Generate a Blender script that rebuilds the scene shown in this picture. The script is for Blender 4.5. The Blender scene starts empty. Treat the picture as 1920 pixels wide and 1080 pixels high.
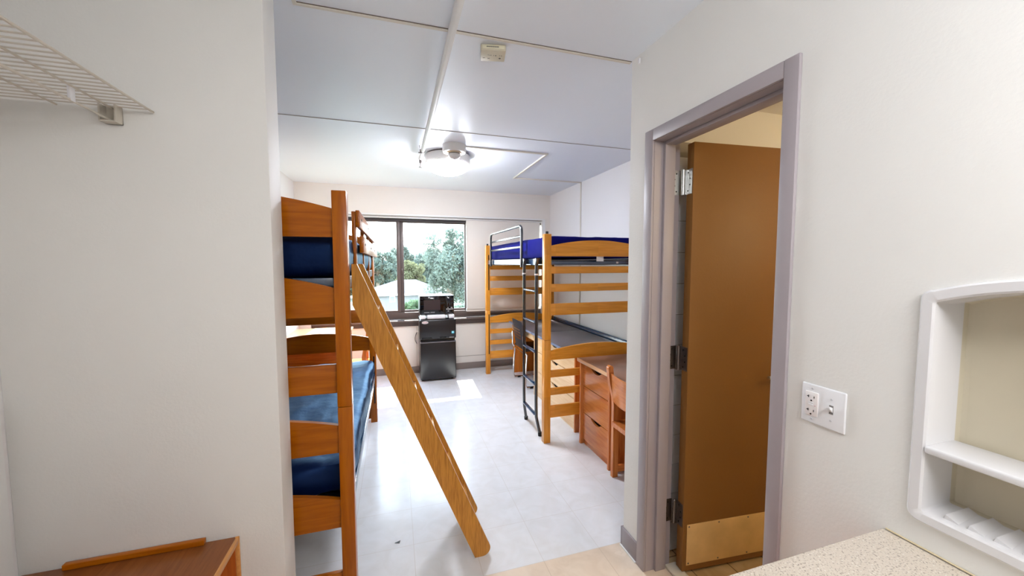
import bpy, bmesh, math, random
import numpy as np
from mathutils import Vector, Matrix, noise

random.seed(7)
S = bpy.context.scene
COL = S.collection
PI = math.pi

# ------------------------------------------------------------------ camera
FPX, YAW, PITCH, ROLL, HC = 712.8, 0.29858, -0.06459, -0.0008, 1.47
cy, sy, cp, sp, cr, sr = math.cos(YAW), math.sin(YAW), math.cos(PITCH), math.sin(PITCH), math.cos(ROLL), math.sin(ROLL)
Fv = Vector((sy*cp, cy*cp, sp)); R0 = Vector((cy, -sy, 0)); U0 = R0.cross(Fv)
Rv = R0*cr + U0*sr; Uv = -R0*sr + U0*cr
cam = bpy.data.cameras.new('camera')
cam.sensor_width = 36; cam.sensor_fit = 'HORIZONTAL'; cam.lens = 36*FPX/1920
cam.clip_start = 0.02; cam.clip_end = 400
camo = bpy.data.objects.new('camera', cam); COL.objects.link(camo)
m = Matrix(((Rv.x, Uv.x, -Fv.x), (Rv.y, Uv.y, -Fv.y), (Rv.z, Uv.z, -Fv.z))).to_4x4()
m.translation = (0, 0, HC); camo.matrix_world = m
S.camera = camo

# ------------------------------------------------------------------ world, sun, lamps, exposure
w = bpy.data.worlds.new('sky'); S.world = w; w.use_nodes = True
nt = w.node_tree; nt.nodes.clear()
wo = nt.nodes.new('ShaderNodeOutputWorld'); bg = nt.nodes.new('ShaderNodeBackground')
tc = nt.nodes.new('ShaderNodeTexCoord'); sx = nt.nodes.new('ShaderNodeSeparateXYZ'); rp = nt.nodes.new('ShaderNodeValToRGB')
rp.color_ramp.elements[0].position = 0.0; rp.color_ramp.elements[0].color = (0.50, 0.52, 0.50, 1)
rp.color_ramp.elements[1].position = 0.9; rp.color_ramp.elements[1].color = (0.42, 0.62, 1.0, 1)
e = rp.color_ramp.elements.new(0.03); e.color = (0.94, 0.97, 1.0, 1)
e = rp.color_ramp.elements.new(0.25); e.color = (0.86, 0.95, 1.0, 1)
nt.links.new(tc.outputs['Generated'], sx.inputs[0]); nt.links.new(sx.outputs['Z'], rp.inputs[0])
nt.links.new(rp.outputs[0], bg.inputs[0]); nt.links.new(bg.outputs[0], wo.inputs[0])
bg.inputs[1].default_value = 7.0

def light(name, kind, loc, energy, color, size=0.3, size_y=None, aim=None, **kw):
    l = bpy.data.lights.new(name, kind); l.energy = energy; l.color = color
    if kind == 'AREA':
        l.size = size
        if size_y: l.shape = 'RECTANGLE'; l.size_y = size_y
    elif kind == 'POINT': l.shadow_soft_size = size
    for k, v in kw.items(): setattr(l, k, v)
    o = bpy.data.objects.new(name, l); COL.objects.link(o); o.location = loc
    if aim is not None:
        o.rotation_euler = (Vector(aim)).to_track_quat('-Z', 'Y').to_euler()
    return o
light('sun', 'SUN', (0, 9, 12), 13.0, (1.0, 0.965, 0.91), aim=(-0.044, -1, -1.47), angle=0.009)
light('vanity_lamp', 'AREA', (0.80, -0.45, 2.10), 7.0, (0.98, 0.98, 1.0), 0.6, 0.14, aim=(0.25, 0.5, -0.6))
light('entry_fill_light', 'POINT', (0.30, -0.35, 2.24), 7.2, (0.95, 0.98, 1.0), 0.12)  # unseen fill light, added to brighten the entry and near ceiling
light('bathroom_lamp', 'POINT', (2.35, 0.25, 1.95), 5.6, (1.0, 0.78, 0.42), 0.08)
S.view_settings.view_transform = 'Standard'; S.view_settings.look = 'None'
S.view_settings.gamma = 1; S.view_settings.use_curve_mapping = False
S.view_settings.exposure = 1.0

# ------------------------------------------------------------------ materials
def lin(c):
    return tuple(((v/255)/12.92 if v/255 <= 0.04045 else ((v/255+0.055)/1.055)**2.4) for v in c) + (1,)
def mat(name, col, rough=0.5, metal=0.0, bump=0.0, bscale=40, var=0.0, vscale=6, spec=0.5, emit=None, estr=1.0, coat=0.0):
    m = bpy.data.materials.new(name); m.use_nodes = True
    n = m.node_tree; b = n.nodes['Principled BSDF']
    b.inputs['Base Color'].default_value = lin(col); b.inputs['Roughness'].default_value = rough
    b.inputs['Metallic'].default_value = metal; b.inputs['Specular IOR Level'].default_value = spec
    if coat: b.inputs['Coat Weight'].default_value = coat; b.inputs['Coat Roughness'].default_value = 0.15
    if emit: b.inputs['Emission Color'].default_value = lin(emit); b.inputs['Emission Strength'].default_value = estr
    t = n.nodes.new('ShaderNodeTexCoord')
    nz = n.nodes.new('ShaderNodeTexNoise'); nz.inputs['Scale'].default_value = vscale; nz.inputs['Detail'].default_value = 4
    n.links.new(t.outputs['Object'], nz.inputs['Vector'])
    if var > 0:
        mx = n.nodes.new('ShaderNodeMix'); mx.data_type = 'RGBA'; mx.blend_type = 'MULTIPLY'
        mx.inputs[6].default_value = lin(col); mx.inputs[0].default_value = 1
        r = n.nodes.new('ShaderNodeValToRGB'); r.color_ramp.elements[0].position = .3; r.color_ramp.elements[1].position = .7
        a = 1-var; r.color_ramp.elements[0].color = (a, a, a, 1); r.color_ramp.elements[1].color = (1, 1, 1, 1)
        n.links.new(nz.outputs[0], r.inputs[0]); n.links.new(r.outputs[0], mx.inputs[7]); n.links.new(mx.outputs[2], b.inputs['Base Color'])
    if bump > 0:
        n2 = n.nodes.new('ShaderNodeTexNoise'); n2.inputs['Scale'].default_value = bscale; n2.inputs['Detail'].default_value = 3
        n.links.new(t.outputs['Object'], n2.inputs['Vector'])
        bp = n.nodes.new('ShaderNodeBump'); bp.inputs['Strength'].default_value = bump; bp.inputs['Distance'].default_value = 0.01
        n.links.new(n2.outputs[0], bp.inputs['Height']); n.links.new(bp.outputs[0], b.inputs['Normal'])
    return m
def wood(name, light_c, dark_c, axis, rough=0.35, scale=1.0, grain=0.5, staves=0.0):
    m = bpy.data.materials.new(name); m.use_nodes = True
    n = m.node_tree; b = n.nodes['Principled BSDF']; b.inputs['Roughness'].default_value = rough
    b.inputs['Specular IOR Level'].default_value = 0.2; b.inputs['Coat Weight'].default_value = .25; b.inputs['Coat Roughness'].default_value = .14
    t = n.nodes.new('ShaderNodeTexCoord'); mp = n.nodes.new('ShaderNodeMapping')
    sc = [14*scale]*3; sc['xyz'.index(axis)] = 1.1*scale; mp.inputs['Scale'].default_value = sc
    n.links.new(t.outputs['Object'], mp.inputs[0])
    nz = n.nodes.new('ShaderNodeTexNoise'); nz.inputs['Scale'].default_value = 2.2; nz.inputs['Detail'].default_value = 6; nz.inputs['Distortion'].default_value = 1.2
    n.links.new(mp.outputs[0], nz.inputs['Vector'])
    nf = n.nodes.new('ShaderNodeTexNoise'); nf.inputs['Scale'].default_value = 11; nf.inputs['Detail'].default_value = 5
    n.links.new(mp.outputs[0], nf.inputs['Vector'])
    ad = n.nodes.new('ShaderNodeMath'); ad.operation = 'MULTIPLY_ADD'; ad.inputs[1].default_value = grain
    n.links.new(nf.outputs[0], ad.inputs[0]); n.links.new(nz.outputs[0], ad.inputs[2])
    r = n.nodes.new('ShaderNodeValToRGB'); r.color_ramp.elements[0].position = .42; r.color_ramp.elements[1].position = .42+.5*grain+.2
    r.color_ramp.elements[0].color = lin(dark_c); r.color_ramp.elements[1].color = lin(light_c)
    n.links.new(ad.outputs[0], r.inputs[0])
    out = r.outputs[0]
    if staves:
        m3 = n.nodes.new('ShaderNodeMapping'); s3 = [18]*3; s3['xyz'.index(axis)] = 2.6; m3.inputs['Scale'].default_value = s3
        n.links.new(t.outputs['Object'], m3.inputs[0])
        fl = n.nodes.new('ShaderNodeVectorMath'); fl.operation = 'FLOOR'; n.links.new(m3.outputs[0], fl.inputs[0])
        wn = n.nodes.new('ShaderNodeTexWhiteNoise'); n.links.new(fl.outputs[0], wn.inputs['Vector'])
        mr = n.nodes.new('ShaderNodeMapRange'); mr.inputs[3].default_value = 1-staves; mr.inputs[4].default_value = 1.0
        n.links.new(wn.outputs[0], mr.inputs[0])
        mx = n.nodes.new('ShaderNodeMix'); mx.data_type = 'RGBA'; mx.blend_type = 'MULTIPLY'; mx.inputs[0].default_value = 1
        n.links.new(out, mx.inputs[6]); n.links.new(mr.outputs[0], mx.inputs[7]); out = mx.outputs[2]
    n.links.new(out, b.inputs['Base Color'])
    bp = n.nodes.new('ShaderNodeBump'); bp.inputs['Strength'].default_value = 0.08; bp.inputs['Distance'].default_value = .002
    n.links.new(nf.outputs[0], bp.inputs['Height']); n.links.new(bp.outputs[0], b.inputs['Normal'])
    return m
def woods(name, a, b_, **k):
    return {ax: wood(name+'_'+ax, a, b_, ax, **k) for ax in 'xyz'}
LB = woods('walnut_bunk', (178, 98, 4), (150, 74, 2), grain=.35, rough=.3)
RB = woods('honey_bunk', (240, 162, 60), (218, 138, 38), grain=.3, staves=.14, rough=.3)
LAD = wood('oak_ladder', (204, 142, 60), (140, 84, 26), 'z', grain=.75, scale=1.6, rough=.36)
LADY = wood('oak_rung', (204, 142, 60), (140, 84, 26), 'y', grain=.75, scale=1.6, rough=.36)
CH = woods('cherry_desk', (220, 136, 70), (192, 104, 46), grain=.3, rough=.26)
DR = woods('maple_dresser', (240, 205, 160), (226, 184, 134), grain=.3, rough=.3)
FD = woods('orange_desk', (214, 128, 44), (186, 98, 26), grain=.3, rough=.3)
WALL = mat('wall_paint', (236, 234, 229), .55, bump=.06, bscale=120, var=.03, vscale=1.5, spec=.35)
WALLW = mat('wall_paint_white', (238, 235, 234), .5, bump=.04, bscale=120, var=.02, vscale=1.5, spec=.4)
WALLB = mat('wall_paint_beige', (238, 232, 224), .5, bump=.04, bscale=120, var=.03, vscale=2, spec=.4)
CEIL = mat('ceiling_gloss', (236, 241, 248), .42, bump=.05, bscale=14, spec=.45)
TRIMW = mat('white_trim', (236, 236, 234), .35)
RACE = mat('raceway', (222, 216, 204), .4)
JOINT = mat('joint_line', (168, 160, 152), .7)
BATTEN_SHADE = mat('batten_shadow_line', (120, 108, 100), .8)
TAUPE = mat('door_frame_paint', (168, 159, 162), .42, var=.05, vscale=5, bump=.03, bscale=60)
DOORB = mat('door_brown', (140, 94, 40), .5, bump=.06, bscale=90, var=.04)
BASEB = mat('baseboard_vinyl', (138, 127, 122), .4)
STEEL = mat('brushed_steel', (200, 200, 198), .3, 1.0, bump=.05, bscale=200)
STEELD = mat('aged_steel', (128, 122, 120), .35, 1.0)
BRASS = mat('kick_plate', (238, 196, 130), .5, .0, var=.25, vscale=7, bump=.04, bscale=30)
CHROME = mat('chrome', (225, 225, 225), .12, 1.0)
BLKM = mat('black_steel', (20, 24, 32), .22, 0.0, spec=.8, coat=.5)
BLKR = mat('rail_blue_black', (24, 58, 92), .2, 0.0, spec=.9, coat=.6)
BLK = mat('black_plastic', (14, 13, 15), .25, spec=.5)
BLKF = mat('fridge_black', (17, 15, 18), .3, bump=.03, bscale=8, spec=.6)
BLKG = mat('black_glass', (8, 7, 9), .06, spec=.6)
RUB = mat('rubber', (22, 22, 24), .7)
NAVY = mat('navy_vinyl', (9, 28, 74), .42, .5, bump=.5, bscale=11, spec=.5)
NAVY.node_tree.nodes['Principled BSDF'].inputs['Specular Tint'].default_value = (.4, .75, 1, 1)
BLUE = mat('royal_blue_vinyl', (16, 18, 108), .85, bump=.2, bscale=7, spec=.1)
TOPG = mat('grey_laminate', (98, 92, 98), .35, var=.06, vscale=30)
TOPB = mat('brown_laminate', (150, 112, 94), .32, var=.06, vscale=30)
EDGE = mat('pale_wood_edge', (232, 180, 134), .3)
PLASW = mat('white_plastic', (240, 240, 242), .25)
NICHE = mat('niche_enamel', (224, 222, 222), .25, spec=.5)
NICHEB = mat('niche_back', (204, 194, 170), .35)
BRONZE = mat('window_bronze', (104, 92, 88), .4, .2)
BRONZD = mat('window_bronze_dark', (64, 58, 62), .4, .2)
LAMPW = mat('lamp_diffuser', (250, 250, 250), .3, emit=(240, 244, 255), estr=52.0)
LAMPB = mat('lamp_body', (214, 211, 206), .35)
BEIGEP = mat('beige_plastic', (212, 204, 180), .45)
BEIGED = mat('beige_dark_print', (96, 92, 84), .6)
FOAM = mat('white_foam', (244, 244, 246), .5, bump=.2, bscale=50)
CYAN = mat('cyan_sticker', (60, 190, 215), .4)
SILV = mat('silver_badge', (216, 206, 206), .3, .3)
REDP = mat('red_print', (170, 60, 70), .5)
GREYP = mat('grey_print', (150, 150, 152), .5)
WIREW = mat('shelf_vinyl_white', (206, 198, 184), .35)
ROOFG = mat('shingle_grey', (42, 42, 50), .9, var=.1, vscale=3)
SIDING = mat('house_siding', (118, 122, 126), .8)
LAWN = mat('lawn', (96, 104, 88), .95, var=.3, vscale=.6)
BARK = mat('bark', (112, 104, 92), .9)
def leafmat(name, c):
    m = bpy.data.materials.new(name); m.use_nodes = True; n = m.node_tree; n.nodes.clear()
    o = n.nodes.new('ShaderNodeOutputMaterial'); d = n.nodes.new('ShaderNodeBsdfDiffuse'); t = n.nodes.new('ShaderNodeBsdfTranslucent')
    mx = n.nodes.new('ShaderNodeMixShader'); mx.inputs[0].default_value = .35
    d.inputs[0].default_value = lin(c); t.inputs[0].default_value = lin(tuple(min(255, v*1.15) for v in c))
    n.links.new(d.outputs[0], mx.inputs[1]); n.links.new(t.outputs[0], mx.inputs[2]); n.links.new(mx.outputs[0], o.inputs[0])
    return m
LF1 = leafmat('leaf_green_hazed', (100, 112, 98)); LF2 = leafmat('leaf_yellow', (106, 108, 80)); LF3 = leafmat('leaf_bluegreen_hazed', (104, 116, 106))  # green and bluegreen lightened, outdoor haze put into the leaf colour
LF4 = leafmat('leaf_fresh', (88, 108, 80))
def glassmat():
    m = bpy.data.materials.new('window_glass'); m.use_nodes = True; n = m.node_tree; n.nodes.clear()
    o = n.nodes.new('ShaderNodeOutputMaterial'); t = n.nodes.new('ShaderNodeBsdfTransparent'); g = n.nodes.new('ShaderNodeBsdfGlossy')
    lw = n.nodes.new('ShaderNodeLayerWeight'); lw.inputs[0].default_value = .5; g.inputs['Roughness'].default_value = .02
    p5 = n.nodes.new('ShaderNodeMath'); p5.operation = 'POWER'; p5.inputs[1].default_value = 5; n.links.new(lw.outputs['Facing'], p5.inputs[0])
    f = n.nodes.new('ShaderNodeMath'); f.operation = 'MULTIPLY_ADD'; f.inputs[1].default_value = .93; f.inputs[2].default_value = .04; n.links.new(p5.outputs[0], f.inputs[0])
    t.inputs[0].default_value = (.95, .975, .97, 1)
    mx = n.nodes.new('ShaderNodeMixShader'); n.links.new(f.outputs[0], mx.inputs[0])
    n.links.new(t.outputs[0], mx.inputs[1]); n.links.new(g.outputs[0], mx.inputs[2]); n.links.new(mx.outputs[0], o.inputs[0])
    return m
GLASS = glassmat()
def floormat(name, c1, c2, seam, rough, ox, oy, tile=.305, seamw=.008, speck=.12):
    m = bpy.data.materials.new(name); m.use_nodes = True; n = m.node_tree; b = n.nodes['Principled BSDF']
    b.inputs['Specular IOR Level'].default_value = .3
    t = n.nodes.new('ShaderNodeTexCoord'); mp = n.nodes.new('ShaderNodeMapping'); mp.vector_type = 'TEXTURE'
    mp.inputs['Location'].default_value = (ox, oy, 0); mp.inputs['Scale'].default_value = (tile, tile, 1)
    n.links.new(t.outputs['Object'], mp.inputs[0])
    fl = n.nodes.new('ShaderNodeVectorMath'); fl.operation = 'FLOOR'; n.links.new(mp.outputs[0], fl.inputs[0])
    wn = n.nodes.new('ShaderNodeTexWhiteNoise'); wn.noise_dimensions = '2D'; n.links.new(fl.outputs[0], wn.inputs['Vector'])
    nz = n.nodes.new('ShaderNodeTexNoise'); nz.inputs['Scale'].default_value = 9; nz.inputs['Detail'].default_value = 8; nz.inputs['Distortion'].default_value = .8
    n.links.new(t.outputs['Object'], nz.inputs['Vector'])
    r = n.nodes.new('ShaderNodeValToRGB'); r.color_ramp.elements[0].position = .35; r.color_ramp.elements[1].position = .65
    r.color_ramp.elements[0].color = lin(c2); r.color_ramp.elements[1].color = lin(c1); n.links.new(nz.outputs[0], r.inputs[0])
    mr = n.nodes.new('ShaderNodeMapRange'); mr.inputs[3].default_value = .975; mr.inputs[4].default_value = 1
    n.links.new(wn.outputs[0], mr.inputs[0])
    mx = n.nodes.new('ShaderNodeMix'); mx.data_type = 'RGBA'; mx.blend_type = 'MULTIPLY'; mx.inputs[0].default_value = 1
    n.links.new(r.outputs[0], mx.inputs[6]); n.links.new(mr.outputs[0], mx.inputs[7])
    fr = n.nodes.new('ShaderNodeVectorMath'); fr.operation = 'FRACTION'; n.links.new(mp.outputs[0], fr.inputs[0])
    sp_ = n.nodes.new('ShaderNodeSeparateXYZ'); n.links.new(fr.outputs[0], sp_.inputs[0])
    mn = n.nodes.new('ShaderNodeMath'); mn.operation = 'MINIMUM'; n.links.new(sp_.outputs[0], mn.inputs[0]); n.links.new(sp_.outputs[1], mn.inputs[1])
    lt = n.nodes.new('ShaderNodeMath'); lt.operation = 'LESS_THAN'; lt.inputs[1].default_value = seamw; n.links.new(mn.outputs[0], lt.inputs[0])
    m2 = n.nodes.new('ShaderNodeMix'); m2.data_type = 'RGBA'; n.links.new(lt.outputs[0], m2.inputs[0])
    n.links.new(mx.outputs[2], m2.inputs[6]); m2.inputs[7].default_value = lin(seam); n.links.new(m2.outputs[2], b.inputs['Base Color'])
    n3 = n.nodes.new('ShaderNodeTexNoise'); n3.inputs['Scale'].default_value = 3.5; n3.inputs['Detail'].default_value = 6; n.links.new(t.outputs['Object'], n3.inputs['Vector'])
    mr2 = n.nodes.new('ShaderNodeMapRange'); mr2.inputs[3].default_value = rough-.05; mr2.inputs[4].default_value = rough+.07
    n.links.new(n3.outputs[0], mr2.inputs[0]); n.links.new(mr2.outputs[0], b.inputs['Roughness'])
    bp = n.nodes.new('ShaderNodeBump'); bp.inputs['Strength'].default_value = .05; bp.inputs['Distance'].default_value = .01
    n4 = n.nodes.new('ShaderNodeTexNoise'); n4.inputs['Scale'].default_value = 5; n.links.new(t.outputs['Object'], n4.inputs['Vector'])
    n.links.new(n4.outputs[0], bp.inputs['Height']); n.links.new(bp.outputs[0], b.inputs['Normal'])
    return m
FLR = floormat('floor_vinyl_white', (230, 232, 235), (223, 224, 225), (212, 209, 206), .17, .065, 1.663)
FLE = floormat('floor_vinyl_beige', (232, 216, 197), (220, 202, 181), (204, 186, 166), .25, .065, 1.663-.305*9)
FLB = floormat('floor_bath_tile', (206, 178, 136), (184, 152, 108), (130, 104, 74), .35, 1.33, 1.5, tile=.2, seamw=.03)
TILEW = floormat('bath_wall_tile', (226, 226, 228), (222, 222, 226), (150, 146, 142), .2, 0, 0)
def countermat():
    m = bpy.data.materials.new('counter_speckle'); m.use_nodes = True; n = m.node_tree; b = n.nodes['Principled BSDF']
    b.inputs['Roughness'].default_value = .3
    t = n.nodes.new('ShaderNodeTexCoord'); v = n.nodes.new('ShaderNodeTexNoise'); v.inputs['Scale'].default_value = 260; v.inputs['Detail'].default_value = 2
    n.links.new(t.outputs['Object'], v.inputs['Vector'])
    r = n.nodes.new('ShaderNodeValToRGB'); el = r.color_ramp.elements
    el[0].position = .30; el[0].color = lin((140, 124, 110)); el[1].position = .44; el[1].color = lin((218, 205, 188))
    x = el.new(.6); x.color = lin((214, 201, 184)); x = el.new(.72); x.color = lin((238, 232, 222))
    n.links.new(v.outputs[0], r.inputs[0]); n.links.new(r.outputs[0], b.inputs['Base Color'])
    return m
COUNTER = countermat()

# ------------------------------------------------------------------ helpers
XF = {}
def obj(name, bm, m, parent=None, smooth=35):
    me = bpy.data.meshes.new(name)
    if parent is not None and parent.name in XF:
        bm.transform(XF[parent.name].inverted())
    bmesh.ops.recalc_face_normals(bm, faces=bm.faces)
    bm.to_mesh(me); bm.free()
    me.shade_smooth(); me.set_sharp_from_angle(angle=math.radians(smooth))
    ms = m if isinstance(m, (list, tuple)) else [m]
    for x in ms: me.materials.append(x)
    o = bpy.data.objects.new(name, me); COL.objects.link(o)
    if parent is not None:
        o.parent = parent
        if parent.name in XF: XF[o.name] = XF[parent.name]
    return o
def thing(name, label, cat, loc=(0, 0, 0), rotz=0, group=None):
    o = bpy.data.objects.new(name, None); COL.objects.link(o); o.empty_display_size = .1
    o.location = loc; o.rotation_euler = (0, 0, rotz); o['label'] = label; o['category'] = cat
    if group: o['group'] = group
    XF[o.name] = Matrix.Translation(loc) @ Matrix.Rotation(rotz, 4, 'Z')
    return o
def tag(o, label, cat, group=None, kind=None):
    o['label'] = label; o['category'] = cat
    if group: o['group'] = group
    if kind: o['kind'] = kind
    return o
def struct(name, bm, m, parent=None):
    o = obj(name, bm, m, parent)
    if parent is None: o['kind'] = 'structure'
    return o
def dup(root, loc, rotz, label):
    r = root.copy(); COL.objects.link(r); r.location = loc; r.rotation_euler = (0, 0, rotz); r['label'] = label
    for ch in list(root.children):
        c = ch.copy(); COL.objects.link(c); c.parent = r
        for g in list(ch.children):
            d = g.copy(); COL.objects.link(d); d.parent = c
    return r
def bx(x0, x1, y0, y1, z0, z1, bev=0.0, seg=2, bm=None, mi=0):
    b2 = bmesh.new()
    bmesh.ops.create_cube(b2, size=1)
    bmesh.ops.scale(b2, vec=(abs(x1-x0), abs(y1-y0), abs(z1-z0)), verts=b2.verts)
    bmesh.ops.translate(b2, vec=((x0+x1)/2, (y0+y1)/2, (z0+z1)/2), verts=b2.verts)
    if bev > 0:
        bmesh.ops.bevel(b2, geom=list(b2.edges), offset=bev, segments=seg, affect='EDGES', profile=.5)
    for f in b2.faces: f.material_index = mi
    return merge(bm, b2)
def merge(bm, b2):
    if bm is None: return b2
    me = bpy.data.meshes.new('tmp'); b2.to_mesh(me); b2.free(); bm.from_mesh(me); bpy.data.meshes.remove(me)
    return bm
def prism(poly, axis, a0, a1, bev=0.0, bm=None, mi=0):
    """poly: 2-D points in the plane across 'axis' ((y,z) for x, (x,z) for y, (x,y) for z)"""
    def P3(u, v, a): return {'x': (a, u, v), 'y': (u, a, v), 'z': (u, v, a)}[axis]
    b2 = bmesh.new()
    A = [b2.verts.new(P3(u, v, a0)) for u, v in poly]; B = [b2.verts.new(P3(u, v, a1)) for u, v in poly]
    b2.faces.new(A); b2.faces.new(B[::-1]); n = len(poly)
    for i in range(n): b2.faces.new((A[i], A[(i+1) % n], B[(i+1) % n], B[i]))
    if bev > 0:
        es = [e for e in b2.edges if e.calc_face_angle(0) > math.radians(40)]
        bmesh.ops.bevel(b2, geom=es, offset=bev, segments=2, affect='EDGES', profile=.5)
    for f in b2.faces: f.material_index = mi
    return merge(bm, b2)
def tube(pts, r, n=12, bm=None, caps=True, closed=False, mi=0, squash=None):
    b2 = bmesh.new(); pts = [Vector(p) for p in pts]; rings = []
    N = len(pts); up = None
    for i, p in enumerate(pts):
        if closed: d = (pts[(i+1) % N]-pts[i-1]).normalized()
        else: d = (pts[min(i+1, N-1)]-pts[max(i-1, 0)]).normalized()
        if up is None:
            up = Vector((0, 0, 1)) if abs(d.z) < .9 else Vector((1, 0, 0))
        s = d.cross(up).normalized(); up = s.cross(d).normalized()
        rr = r[i] if isinstance(r, (list, tuple)) else r
        rings.append([b2.verts.new(p+(s*math.cos(2*PI*k/n)+up*math.sin(2*PI*k/n))*rr) for k in range(n)])
    for i in range(N-1 if not closed else N):
        a, b = rings[i], rings[(i+1) % N]
        for k in range(n): b2.faces.new((a[k], a[(k+1) % n], b[(k+1) % n], b[k]))
    if caps and not closed:
        b2.faces.new(rings[0][::-1]); b2.faces.new(rings[-1])
    for f in b2.faces: f.material_index = mi
    return merge(bm, b2)
def lathe(prof, c, axis='z', n=40, bm=None, mi=0):
    b2 = bmesh.new(); rings = []
    for r, h in prof:
        ring = []
        for k in range(n):
            a = 2*PI*k/n; u, v = r*math.cos(a), r*math.sin(a)
            p = {'z': (u, v, h), 'x': (h, u, v), 'y': (u, h, v)}[axis]
            ring.append(b2.verts.new((c[0]+p[0], c[1]+p[1], c[2]+p[2])))
        rings.append(ring)
    for i in range(len(rings)-1):
        for k in range(n): b2.faces.new((rings[i][k], rings[i][(k+1) % n], rings[i+1][(k+1) % n], rings[i+1][k]))
    if prof[0][0] > 1e-6: b2.faces.new(rings[0][::-1])
    if prof[-1][0] > 1e-6: b2.faces.new(rings[-1])
    bmesh.ops.remove_doubles(b2, verts=b2.verts, dist=1e-5)
    for f in b2.faces: f.material_index = mi
    return merge(bm, b2)
def arch(x0, x1, z0, zend, zpk, n=24):
    pts = [(x0, z0), (x1, z0)]
    for i in range(n+1):
        t = i/n; x = x1+(x0-x1)*t; s = 2*t-1
        pts.append((x, zend+(zpk-zend)*(1-s*s)))
    return pts
def arcpts(c, r, a0, a1, n, f):
    return [f(c[0]+r*math.cos(a0+(a1-a0)*i/n), c[1]+r*math.sin(a0+(a1-a0)*i/n)) for i in range(n+1)]
def mattress(x0, x1, y0, y1, z0, z1, seed, amp=.005, bulge=.012, r=.035):
    b = bmesh.new(); nx, ny, nz = 22, 44, 6
    bmesh.ops.create_cube(b, size=1)
    def sub(axis, cuts):
        es = [e for e in b.edges if abs((e.verts[0].co-e.verts[1].co).normalized()[axis]) > .9]
        bmesh.ops.subdivide_edges(b, edges=es, cuts=cuts, use_grid_fill=True)
    sub(0, nx); sub(1, ny); sub(2, nz)
    L = Vector((x1-x0, y1-y0, z1-z0)); C = Vector(((x0+x1)/2, (y0+y1)/2, (z0+z1)/2))
    h = L/2
    for v in b.verts:
        p = Vector((v.co.x*L.x, v.co.y*L.y, v.co.z*L.z))
        q = Vector([max(-h[i]+r, min(h[i]-r, p[i])) for i in range(3)])
        d = p-q
        if d.length > 1e-6:
            d = d.normalized()*r
            k = 1-(abs(p.z)/h.z)**2
            d = d*(1+k*bulge/r) if abs(d.z) < r*.9 else d
        nn = noise.noise(Vector((p.x*7, p.y*3.2, p.z*5+seed)))
        n2 = noise.noise(Vector((p.x*16+seed, p.y*9, p.z*14)))
        v.co = C+q+d*(1+(amp*nn+amp*.6*n2)/r)
    return b

# ------------------------------------------------------------------ room shell
ZC, XL, XR, YB = 2.443, -1.13, 2.16, 5.14
WN = 1.114
struct('floor', bx(XL-.12, XR+.14, 1.663, 5.45, -.12, 0), FLR)
struct('floor', bx(XL-.12, 1.235, -1.5, 1.663, -.12, 0), FLE)
struct('floor', bx(1.235, 3.0, -.2, 1.663, -.12, -.001), FLB)
struct('ceiling', bx(XL-.12, XR+.14, -1.5, 5.45, ZC, ZC+.12), CEIL)
struct('ceiling', bx(1.25, 3.0, -.2, 1.55, 2.25, 2.37), WALLB)
struct('wall_left', bx(XL-.12, XL, -1.5, 5.45, 0, ZC), WALLW)
struct('wall_closet', bx(XL, -.405, 1.512, 1.648, 0, ZC, bev=.004), WALL)
b = bx(WN, 1.25, 1.490, 1.645, 0, ZC)
bx(WN, 1.25, .850, 1.490, 2.035, ZC, bm=b); bx(WN, 1.25, .515, .850, 0, ZC, bm=b)
bx(WN, 1.25, .145, .515, 0, .915, bm=b); 
pts = [(.145, ZC), (.145, 1.395)]
for i in range(17):
    t = i/16; pts.append((.145+.37*t, 1.395+.030*(1-(2*t-1)**2)))
prism(pts+[(.515, ZC)], 'x', WN, 1.25, bm=b)
bx(WN, 1.25, -1.5, .145, 0, ZC, bm=b)
struct('wall_right', b, WALL)
struct('wall_bathroom', bx(1.25, XR+.14, 1.55, 1.645, 0, ZC), WALLW)
struct('wall_far_right', bx(XR, XR+.14, 1.645, 5.45, 0, ZC), WALLW)
struct('wall_entry', bx(XL, WN, -1.5, -1.4, 0, ZC), WALL)
b = bx(XL, XR, YB, 5.45, 2.107, ZC); bx(XL, XR, 5.20, 5.45, 0, .64, bm=b)
bx(2.085, XR, YB, 5.45, .64, 2.107, bm=b); bx(XL, -1.0, YB, 5.45, .64, 2.107, bm=b)
struct('wall_back', b, WALLB)
struct('wall_bath_east', bx(2.62, 2.74, -.2, 1.55, 0, 2.25), WALLB)
struct('wall_bath_south', bx(1.25, 2.62, -.2, -.08, 0, 2.25), WALLB)
# tiled wall behind the bathroom door: rows of tile with real joints
b = bx(1.252, 2.6, 1.540, 1.55, 0, 2.05, mi=1)
for i in range(9):
    for k in range(13):
        bx(1.262+.152*i, 1.262+.152*i+.149, 1.536, 1.541, .004+.152*k, .004+.152*k+.149, bm=b)
struct('trim_1', b, [PLASW, JOINT])
# ceiling joints and a painted batten shadow
b = bx(-.331, WN, 1.652, 1.665, ZC-.006, ZC)
bx(-.345, -.331, .4, 1.665, ZC-.006, ZC, bm=b); struct('trim_2', b, RACE)
struct('trim_3', bx(-.331, WN, 1.648, 1.652, ZC-.002, ZC), BATTEN_SHADE)  # dark strip painted as the shadow line along the batten
struct('trim_4', bx(XL, XR, 2.872, 2.878, ZC-.003, ZC), JOINT)
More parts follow.
